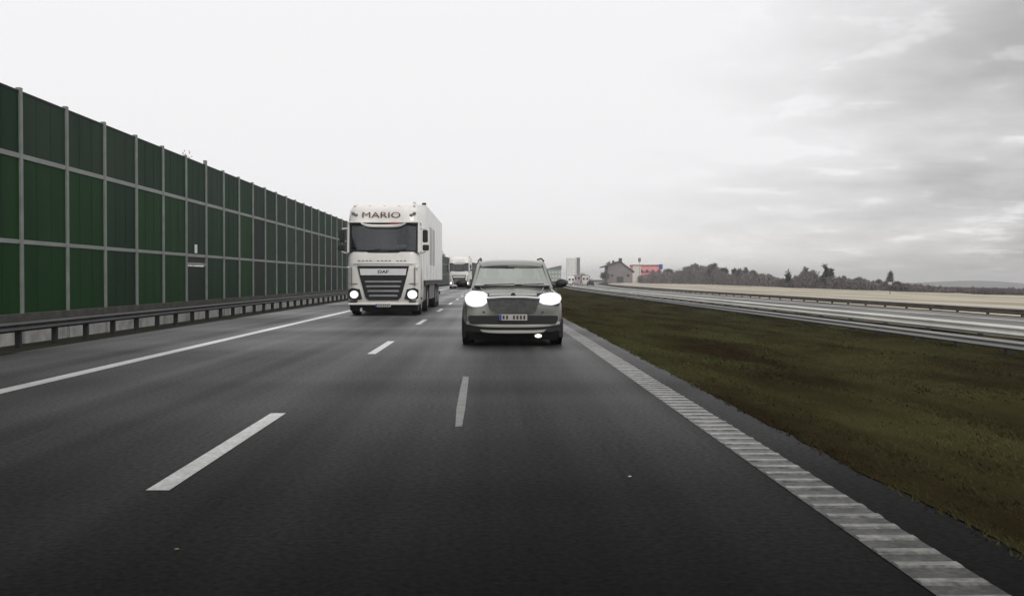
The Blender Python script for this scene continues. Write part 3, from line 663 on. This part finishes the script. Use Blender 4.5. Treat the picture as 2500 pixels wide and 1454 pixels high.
    np_ = part('number_plate', MB().box(-.26, .26, -.055, -.03, .485, .60, .004), 'plate', t)
    part('blue_band', MB().box(-.256, -.215, -.060, -.0555, .49, .595), 'blue', np_)
    for k in range(7):
        if k == 2: continue
        part('character', MB().box(-.195 + k * .064, -.16 + k * .064, -.060, -.0555, .51, .578), 'ink', np_)
    part('upper_intake', MB().prism([(-.84, .52), (-.80, .43), (.80, .43), (.84, .52), (.82, .575), (-.82, .575)], -.012, .1), 'black', t)
    cl_ = MB(); cl_.loft([[(.90 * q, -.014 + .15 * abs(q) ** 3, .27), (.90 * q, -.016 + .15 * abs(q) ** 3, .43), (.90 * q, .10 + .15 * abs(q) ** 3, .43), (.90 * q, .10 + .15 * abs(q) ** 3, .27)] for q in lin(-1, 1, 14)])
    part('bumper_cladding', cl_, 'black', t, smooth=True)
    def curve_bar(name, z, w_, r_, m, dz):
        mb = MB(); P = [(w_ * q, -.035 + .13 * abs(q) ** 3, z + dz * q ** 4) for q in lin(-1, 1, 14)]
        mb.loft([[(p[0], p[1] - .01, p[2] - r_), (p[0], p[1] - .02, p[2] + r_ * .4), (p[0], p[1] + .02, p[2] + r_), (p[0], p[1] + .05, p[2] + r_), (p[0], p[1] + .05, p[2] - r_)] for p in P])
        part(name, mb, m, t, smooth=True)
    curve_bar('bumper_strip', .385, .87, .024, 'silver_trim', .05)
    curve_bar('skid_strip', .275, .70, .026, 'silver_trim', .05)
    part('lower_bumper', MB().loft([[(-.84, .16, .12), (.84, .16, .12), (.84, .9, .12), (-.84, .9, .12)], [(-.86, .08, .29), (.86, .08, .29), (.86, .9, .29), (-.86, .9, .29)]]), 'black', t)
    part('underbody', MB().box(-.78, .78, .6, 4.4, .16, .3), 'black', t)
    part('fog_light', MB().ellipsoid((.47, .06, .195), (.065, .04, .032), 12, 8), 'lamp_soft', t, smooth=True)
    part('door_handle', MB().box(.942, .96, 2.5, 2.7, .93, .96).box(-.96, -.942, 2.5, 2.7, .93, .96), 'silver', t)
    return t
car('silver sport utility car with blazing headlights driving towards the viewer in the nearest lane', .44, 20.15)

# ------------------------------------------------------------------ far traffic on the opposite carriageway
def far_car(label, x, y, m):
    t = thing('car', label, 'car', (x, y, -.78), rz=-slope(y))
    sec = [(-.9, .3), (-.95, .7), (-.88, .95), (-.68, 1.4), (-.5, 1.48), (.5, 1.48), (.68, 1.4), (.88, .95), (.95, .7), (.9, .3)]
    part('body', MB().loft([[(px * .95, 0, min(pz, .95)) for px, pz in sec], [(px, .15, min(pz, 1.0)) for px, pz in sec], [(px, .7, pz) for px, pz in sec], [(px, 2.4, pz) for px, pz in sec], [(px, 3.2, min(pz, .98)) for px, pz in sec], [(px * .95, 4.3, min(pz, .8)) for px, pz in sec]]), m, t)
    part('rear_window', MB().add([(-.62, .30, 1.02), (.62, .30, 1.02), (.5, .62, 1.38), (-.5, .62, 1.38)], [(0, 1, 2, 3)]), 'dark_glass', t)
    for s_ in (-1, 1):
        part('tail_light', MB().box(s_ * .75 - .14, s_ * .75 + .14, -.02, .05, .72, .86), 'red', t)
        for yy_ in (.8, 3.4): wheel(t, s_ * .85 - .1, s_ * .85 + .1, yy_, .32, s_)
    return t
def far_van(label, x, y, m, hgt, ln, wd=2.1, cab=True):
    t = thing('van', label, 'van', (x, y, -.78), rz=-slope(y))
    part('body', MB().loft([[(-wd/2, 0, .45), (wd/2, 0, .45), (wd/2, ln, .45), (-wd/2, ln, .45)], [(-wd/2, 0, hgt - .5), (wd/2, 0, hgt - .5), (wd/2, ln, hgt - .9), (-wd/2, ln, hgt - .9)], [(-wd/2 + .1, .08, hgt), (wd/2 - .1, .08, hgt), (wd/2 - .1, ln - 1.2, hgt), (-wd/2 + .1, ln - 1.2, hgt)]]), m, t)
    for s_ in (-1, 1):
        part('rear_door', MB().box(s_ * wd / 4 - wd / 4 + .06, s_ * wd / 4 + wd / 4 - .06, -.03, -.002, .6, hgt - .55), m, t)
        part('rear_window', MB().box(s_ * wd / 4 - .3, s_ * wd / 4 + .3, -.045, -.032, hgt * .55, hgt * .78), 'dark_glass', t)
        part('tail_light', MB().box(s_ * (wd / 2 - .1) - .06, s_ * (wd / 2 - .1) + .06, -.04, -.003, .8, 1.2), 'red', t)
        for yy_ in (1.0, ln - 1.0): wheel(t, s_ * (wd / 2 - .1) - .1, s_ * (wd / 2 - .1) + .1, yy_, .36, s_)
    return t
def opp(lat, y): return lat + shift(y)
far_van('white van on the opposite carriageway, just right of the silver car', opp(17.6, 340), 340, 'trailer_white', 2.7, 6.0)
far_van('tall mauve-grey box van ahead of the white van on the opposite carriageway', opp(19.5, 372), 372, 'van_brown', 3.4, 8.0, 2.5)
far_van('pale box van on the opposite carriageway beside the dark car', opp(22.2, 350), 350, 'cream', 3.0, 6.5, 2.2)
far_car('dark car on the opposite carriageway at the end of the line of traffic', opp(22.6, 300), 300, 'steel_post')
far_car('pale car on the opposite carriageway left of the dark car', opp(18.6, 318), 318, 'silver')

# ------------------------------------------------------------------ far buildings
def building(name, label, x0, x1, y, z0, z1, dep, mwall, win=None, cat='building'):
    t = thing(name, label, cat, ((x0 + x1) / 2, y, z0))
    w_ = (x1 - x0) / 2
    part('wall', MB().box(-w_, w_, 0, dep, -2, z1 - z0), mwall, t)
    if win:
        nx, nz_, ww, wh, m = win
        for i in range(nx):
            for j in range(nz_):
                xx = -w_ + (i + .5) * 2 * w_ / nx; zz_ = (z1 - z0) * (j + .6) / (nz_ + .3)
                part('window', MB().box(xx - ww / 2, xx + ww / 2, -.08, .0, zz_ - wh / 2, zz_ + wh / 2), m, t)
    return t
b = thing('barn', 'big grey gabled barn with dark eaves, left of the pink building on the skyline', 'barn', (67.5, 560, -1.3))
part('wall', MB().prism([(-6.3, -1), (6.3, -1), (6.3, 6.2), (.8, 10.6), (0, 10.8), (-6.3, 9.2)], 0, 16), 'barn_wall', b)
rf = part('roof', MB().add([(-9.0, -.6, 8.2), (0, -.6, 11.2), (7.4, -.6, 5.7), (7.4, 16.5, 5.7), (0, 16.5, 11.2), (-9.0, 16.5, 8.2), (-9.0, -.6, 8.7), (0, -.6, 11.8), (7.4, -.6, 6.3), (7.4, 16.5, 6.3), (0, 16.5, 11.8), (-9.0, 16.5, 8.7)],
        [(0, 1, 7, 6), (1, 2, 8, 7), (2, 3, 9, 8), (3, 4, 10, 9), (4, 5, 11, 10), (5, 0, 6, 11), (6, 7, 10, 11), (7, 8, 9, 10), (0, 5, 4, 1), (1, 4, 3, 2)]), 'roof_dark', b)
part('chimney', MB().box(-.2, 1.4, 3, 5, 10.8, 13.2), 'roof_dark', rf); part('chimney', MB().box(-3.6, -2.6, 3, 4.6, 10, 12.0), 'roof_dark', rf)
part('red_tiles', MB().add([(3.2, -.65, 9.3), (7.4, -.65, 6.33), (7.4, 6, 6.35), (3.2, 6, 9.35)], [(0, 1, 2, 3)]), 'roof_red', rf)
part('door', MB().box(-1.8, 1.8, -.06, .0, -.5, 3.6), 'roof_dark', b)
for xx in (-4.2, 4.2): part('window', MB().box(xx - .6, xx + .6, -.06, 0, 3.6, 4.8), 'dark_glass', b)
b = building('roadside_hall', 'flat-roofed pink building with a pale left wing behind the scrub', 82, 98.5, 620, -1.5, 8.6, 12, 'pink', (5, 2, 1.5, 1.6, 'dark_glass'))
part('roof', MB().box(-8.6, 8.6, -.4, 12.4, 10.1, 10.7), 'roof_red', b)
part('pale_wing', MB().box(-8.26, -3.6, -.35, -.002, -1, 10.05), 'cream', b)
part('corner_unit', MB().box(6.9, 8.9, -.5, 1.5, 8.2, 11.0), 'blue', b)
for k in range(3): part('awning', MB().box(-2.6 + k * 3.4, .2 + k * 3.4, -.9, -.1, 6.6, 7.0), 'roof_red', b)
b = building('tower_block', 'pale tower block with a dark stair column on the horizon, right of the silver car', 86, 100, 1200, -3, 23.5, 14, 'tower', (4, 8, 1.2, 1.0, 'trailer_panel'))
part('stair_column', MB().box(3.6, 7.15, -.6, 8, -2, 27.6), 'tower_dark', b)
part('roof', MB().box(-7.2, 3.5, -.2, 14.2, 26.5, 27.1), 'tower', b)
b = building('green_hall', 'low green-walled hall with a sloping roof just behind the silver car', 62, 76, 1150, -3, 11, 14, 'greenwall', (4, 3, 2, 1.6, 'cream'))
part('roof', MB().prism([(-7.4, 14.0), (7.4, 14.0), (7.4, 18.5), (-7.4, 15)], -.4, 14.3), 'roof_dark', b)
b = building('shed', 'small brown shed on the skyline left of the grey barn', 120, 138, 1100, -3, 6, 10, 'barn_wall', (3, 1, 1.6, 1.4, 'cream'))
part('roof', MB().prism([(-9.6, 9.0), (9.6, 9.0), (0, 13.5)], -.4, 10.4), 'roof_dark', b)
# mast / lamp pole in front of pink hall
t = thing('floodlight_mast', 'slim mast with a lamp cluster rising above the pale wing of the pink building', 'mast', (84.5, 610, -1.5))
part('pole', MB().bar((0, 0, 0), (0, 0, 13.6), .16, .09), 'steel', t); part('lamp_head', MB().box(-.8, .8, -.4, .4, 12.2, 14.4, .2), 'skirt', t)
t = thing('field_mast', 'thin pale pole standing in the field beyond the opposite carriageway, right of the tall trees', 'pole', (58, 156, -1.0))
part('pole', MB().bar((0, 0, 0), (0, 0, 3.6), .05, .03), 'steel_dark', t); part('crossbar', MB().box(-.25, .25, -.05, .05, 1.4, 1.8), 'plate', t)

# ------------------------------------------------------------------ trees
def crown_mesh(rng, clumps, n, size, thin=.35):
    v = []; f = []
    tot = sum(c[3] ** 2 for c in clumps)
    for cx, cy, cz, r in clumps:
        for _ in range(int(n * r * r / tot)):
            d = Vector((rng.gauss(0, 1), rng.gauss(0, 1), rng.gauss(0, 1))).normalized() * r * rng.random() ** .45
            p = Vector((cx, cy, cz)) + Vector((d.x, d.y, d.z * .9))
            a = Vector((rng.gauss(0, 1), rng.gauss(0, .6), rng.gauss(0.4, 1))).normalized() * size * rng.uniform(.5, 1.5)
            b_ = a.orthogonal().normalized() * size * thin
            o = len(v); v += [p - b_, p + a * .5 + b_ * .6, p + a]; f.append((o, o + 1, o + 2))
    return v, f
def tree(name, label, x, y, z0, h, r, m, seed, kind='round', n=900, size=.35, cat='tree', group=None, trunk=True):
    rng = random.Random(seed); t = thing(name, label, cat, (x, y, z0), group=group)
    if trunk:
        tb = MB(); top = h * (.85 if kind == 'tall' else .6)
        tb.bar((0, 0, -.3), (0, 0, h * .35), h * .022, h * .016); tb.bar((0, 0, h * .35), (rng.uniform(-.1, .1) * r, 0, top), h * .016, h * .005)
        for k in range(9):
            a = rng.uniform(0, 6.28); zz_ = h * rng.uniform(.25, .6)
            tb.bar((0, 0, zz_), (math.cos(a) * r * .7, math.sin(a) * r * .7, zz_ + h * rng.uniform(.12, .3)), h * .009, h * .003, 5)
        part('trunk', tb, 'bark', t)
    cl_ = []
    if kind == 'round':
        for _ in range(9):
            a = rng.uniform(0, 6.28); q = rng.random() ** .5 * r * .6
            cl_.append((math.cos(a) * q, math.sin(a) * q, h * rng.uniform(.45, .82), r * rng.uniform(.3, .5)))
    elif kind == 'tall':
        for k in range(8):
            zz_ = h * (.3 + .62 * k / 7); cl_.append((rng.uniform(-.4, .4) * r, rng.uniform(-.4, .4) * r, zz_, r * rng.uniform(.35, .6) * (1.1 - .6 * k / 7)))
    elif kind == 'cone':
        for k in range(8):
            q = k / 7; cl_.append((0, 0, h * (.15 + .8 * q), r * (1.05 - .9 * q)))
    elif kind == 'bush':
        for _ in range(8): cl_.append((rng.uniform(-.7, .7) * r, rng.uniform(-.5, .5) * r, h * rng.uniform(.2, .65), max(.35 * h, .3 * r)))
    v, f = crown_mesh(rng, cl_, n, size); mb = MB(); mb.v = v; mb.f = f
    part('crown', mb, m, t)
    return t
def at(px, y): return (px - 1195) / 2650 * y           # lateral metres at depth y
# scrub belt on the crest beyond the field: one mass
prof = [(1560, 676), (1612, 664), (1650, 666), (1672, 656), (1690, 652), (1740, 650), (1765, 660), (1785, 671), (1800, 670), (1840, 668), (1880, 672), (1905, 682), (1930, 688), (1945, 678), (1962, 668), (1990, 664), (2003, 676), (2030, 674), (2060, 680), (2090, 684), (2110, 682), (2140, 690), (2170, 688), (2190, 692), (2230, 696), (2260, 697), (2300, 704), (2360, 708), (2430, 713), (2500, 716), (2600, 722), (2800, 732)]
sv = []; sf = []; rng = random.Random(3)
for i in range(60000):
    px = rng.uniform(1560, 2800)
    ty = interp([(a, b) for a, b in prof], px) + 5 + 7 * noise.noise(Vector((px * .10, 0, 0))) + 6 * noise.noise(Vector((px * .37, 4, 0)))
    Lt = 86 + rng.uniform(-4, 14) if px > 1640 else 76 + rng.uniform(0, 14)
    y = 2650 * Lt / (px - 1195); zb = -1.4 - max(0, (Lt - 90)) * .02
    zt_ = H + (680 - ty + 2) * y / 2650
    zt_ = max(zt_, zb + .6)
    z = zb + (zt_ - zb) * rng.random() ** .8
    sz = .0016 * y * rng.uniform(.5, 1.3)
    a = Vector((rng.gauss(0, .7), rng.gauss(0, .4), abs(rng.gauss(0, 1)))).normalized() * sz * 1.6; b_ = Vector((sz * .35, 0, rng.uniform(-.2, .2) * sz))
    p = Vector((Lt, y, z)); o = len(sv); sv += [p - b_, p + b_, p + a]; sf.append((o, o + 1, o + 2))
for i in range(900):                                  # bare shoots standing out of the top of the scrub
    px = rng.uniform(1620, 2480); y = 2650 * 88 / (px - 1195); ty = interp(prof, px)
    zb = H + (680 - ty - 8) * y / 2650; hh = rng.uniform(2, 9) * y / 2650; sz = .00022 * y; o = len(sv); lean = rng.gauss(0, .25) * hh
    sv += [Vector((88 - sz, y, zb)), Vector((88 + sz, y, zb)), Vector((88 + lean, y, zb + 8 * y / 2650 + hh))]; sf.append((o, o + 1, o + 2))
mb = MB(); mb.v = [tuple(p) for p in sv]; mb.f = sf
sc_ = stuff(part('scrub', mb, 'twig')); sc_['label'] = 'bare mauve-brown scrub along the far side of the pale field'; sc_['category'] = 'scrub'
# distinct trees
TR = [  # px, top y, half width px, kind, material, label
 (1632, 653, 11, 'round', 'evergreen', 'small dark evergreen bush right beside the pink building'),
 (1686, 646, 12, 'round', 'greentwig', 'olive green rounded tree first to the right of the pink building gap'),
 (1699, 644, 7, 'tall', 'twig', 'narrow brown tree just right of the olive green one'),
 (1742, 640, 12, 'round', 'twig', 'round bare tree topping the highest hump of scrub'),
 (1770, 652, 8, 'round', 'evergreen', 'dark little tree at the right shoulder of the highest scrub hump'),
 (1795, 655, 6, 'tall', 'evergreen', 'slim dark tree standing alone in the sky gap right of the scrub hump'),
 (1806, 654, 6, 'round', 'twig', 'small brown tree touching the slim dark tree'),
 (1822, 655, 5, 'tall', 'twig', 'thin bare sapling midway along the scrub'),
 (1838, 656, 7, 'round', 'twig', 'bare branched tree midway along the scrub, right of the thin sapling'),
 (1928, 658, 6, 'cone', 'evergreen', 'dark pointed conifer left of the arched tree clump'),
 (1971, 652, 5, 'tall', 'twig', 'bare tree poking out of the arched clump'),
 (1978, 657, 23, 'round', 'twig', 'broad domed bare tree clump left of the two tall trees'),
 (2020, 645, 9, 'tall', 'evergreen', 'tallest dark tree on the skyline, left one of the pair'),
 (2032, 657, 7, 'tall', 'evergreen', 'shorter dark tree leaning beside the tallest tree'),
 (2062, 670, 10, 'round', 'twig', 'round bare tree right of the tall pair'),
 (2098, 674, 9, 'round', 'twig', 'low bare tree where the scrub thins out'),
 (2154, 683, 6, 'round', 'twig', 'small round bare tree left of the spindly tree'),
 (2180, 664, 6, 'tall', 'twig', 'spindly bare tree rising alone over the low scrub on the right'),
 (2200, 689, 8, 'round', 'twig', 'tiny bare tree right of the spindly tree'),
 (1490, 636, 9, 'round', 'greentwig', 'greenish tree against the left eave of the grey barn'),
 (1477, 664, 8, 'round', 'greentwig', 'low green bush at the foot of the grey barn'),
 (1425, 668, 14, 'bush', 'twig', 'brown bush below the tower block, behind the opposite traffic'),
]
for i, (px, ty, hw, kd, m, lb) in enumerate(TR):
    if px > 1600: Lt = 84 + (i % 3) * 3; y = 2650 * Lt / (px - 1195); z0 = -1.5
    elif px == 1490: y = 600; Lt = at(px, y); z0 = -1.3
    elif px == 1477: y = 545; Lt = at(px, y); z0 = -1.3
    else: y = 900; Lt = at(px, y); z0 = -1.5
    h = H + (680 - ty) * y / 2650 - z0; r = hw * y / 2650
    tree({'cone': 'conifer_tree', 'bush': 'bush'}.get(kd, 'bare_tree' if m == 'twig' else 'evergreen_tree'), lb, Lt, y, z0, h, r, m, 100 + i, kd, n=700, size=.0028 * y, group='trees along the crest beyond the field' if px > 1600 else None)
# behind the barrier
tree('bare_tree', 'thin bare treetop showing above the noise barrier near its seventh bay', -18.2, 64, -.6, 9.9, 1.5, 'twig', 31, 'tall', n=260, size=.16)
tree('bare_tree', 'faint tip of a bare tree just above the middle of the noise barrier', -19, 81, -.6, 8.6, .9, 'twig', 33, 'tall', n=120, size=.16)
tree('evergreen_tree', 'dark tree peeping out past the rear edge of the large lorry, behind the barrier', -10.6, 243, -.6, 8.3, 1.5, 'evergreen', 35, 'tall', n=900, size=.4)
# distant hills, right
hm = MB(); rg = []
for i in range(41):
    x = 700 + i * 60; px = 1195 + 2650 * x / 2500
    hh = -12 + 9 * math.exp(-((px - 2400) / 90) ** 2) + 4 * math.exp(-((px - 2290) / 60) ** 2) + 5 * math.exp(-((px - 2750) / 160) ** 2) + 1.2 * noise.noise(Vector((i * .7, 0, 0)))
    rg.append([(x - 60, 2350, -40), (x, 2440, (hh - 34) / 2), (x, 2500, hh), (x, 2650, hh - 3), (x + 100, 2900, -40)])
struct('hills', hm.loft(rg, cap=False, closed=False), 'hill', True)
fw = MB(); rng = random.Random(9)
for i in range(12000):
    px = rng.uniform(2190, 2700); y = rng.uniform(700, 900); x = at(px, y)
    z0 = zt(x, y); z = z0 + rng.random() * (5 + 4 * noise.noise(Vector((px * .08, 0, 2))))
    z = H - (712 - 680) * y / 2650 - 2 + rng.random() * (2.2 + 3 * noise.noise(Vector((px * .1, 0, 2))))
    s_ = rng.uniform(.6, 1.8); fw.add([(x - s_, y, z), (x + s_, y + .3, z), (x, y, z + s_ * 1.6)], [(0, 1, 2)])
o = stuff(part('distant_wood', fw, 'evergreen')); o['label'] = 'thin dark line of distant wood below the hills'; o['category'] = 'wood'

# ------------------------------------------------------------------ grass tufts on the median
gv = []; gf = []; rng = random.Random(5)
for i in range(260000):
    y = 3.5 + 95 * rng.random() ** 1.5; x = 2.5 + 11.5 * rng.random() if i % 9 else 2.36 + .5 * rng.random() ** .6
    if x > 1.0 * y: continue
    z = max(interp(MED(y), x) - .008 + .10 * noise.noise(Vector((x * .6, y * .25, 3))) * min(1, (x - 2.3) / 1.5), (.0 if x < 3.0 else -.02 - (x - 3.0) * .22) if x < 3.5 else -9)
    hgt = rng.uniform(.012, .035) * (1 + y * .010); wd = .005 + .0006 * y
    dx, dy = rng.gauss(0, 1.1) * hgt, (.9 + rng.gauss(0, .9)) * hgt; a = rng.uniform(0, 3.14)
    ca, sa = math.cos(a) * wd, math.sin(a) * wd
    o = len(gv); gv += [(x - ca, y - sa, z), (x + ca, y + sa, z), (x + dx, y + dy, z + hgt)]; gf.append((o, o + 1, o + 2))
mb = MB(); mb.v = gv; mb.f = gf
o = stuff(part('grass', mb, 'blade')); o['label'] = 'short brown and olive winter grass on the median'; o['category'] = 'grass'
# small litter on the asphalt
def bit(name, lb, px, py, m, s_):
    y = 2650 * H / (py - 680); x = at(px, y)
    tag(part(name, MB().ellipsoid((0, 0, s_ * .3), (s_, s_ * .8, s_ * .4), 8, 5), m, None, (x, y, .003)), lb, name)
bit('pebble', 'small pale pebble lying on the asphalt in the middle of the lane', 1539, 1167, 'pebble', .012)
bit('leaf', 'tiny yellowish leaf on the asphalt near the bottom left', 433, 1341, 'leaf', .012)

# ------------------------------------------------------------------ haze
hb_ = stuff(part('haze', MB().box(-4600, 4600, -320, 5100, -45, 32), None))
hmat = bpy.data.materials.new('haze'); hmat.use_nodes = True; n = hmat.node_tree.nodes; n.clear()
ho = n.new('ShaderNodeOutputMaterial'); pv = n.new('ShaderNodeVolumePrincipled')
pv.inputs['Color'].default_value = (.93, .93, .94, 1); pv.inputs['Density'].default_value = 0.00035
hmat.node_tree.links.new(pv.outputs[0], ho.inputs['Volume'])
hb_.data.materials.append(hmat); hb_['label'] = 'thin pale haze over the whole scene'
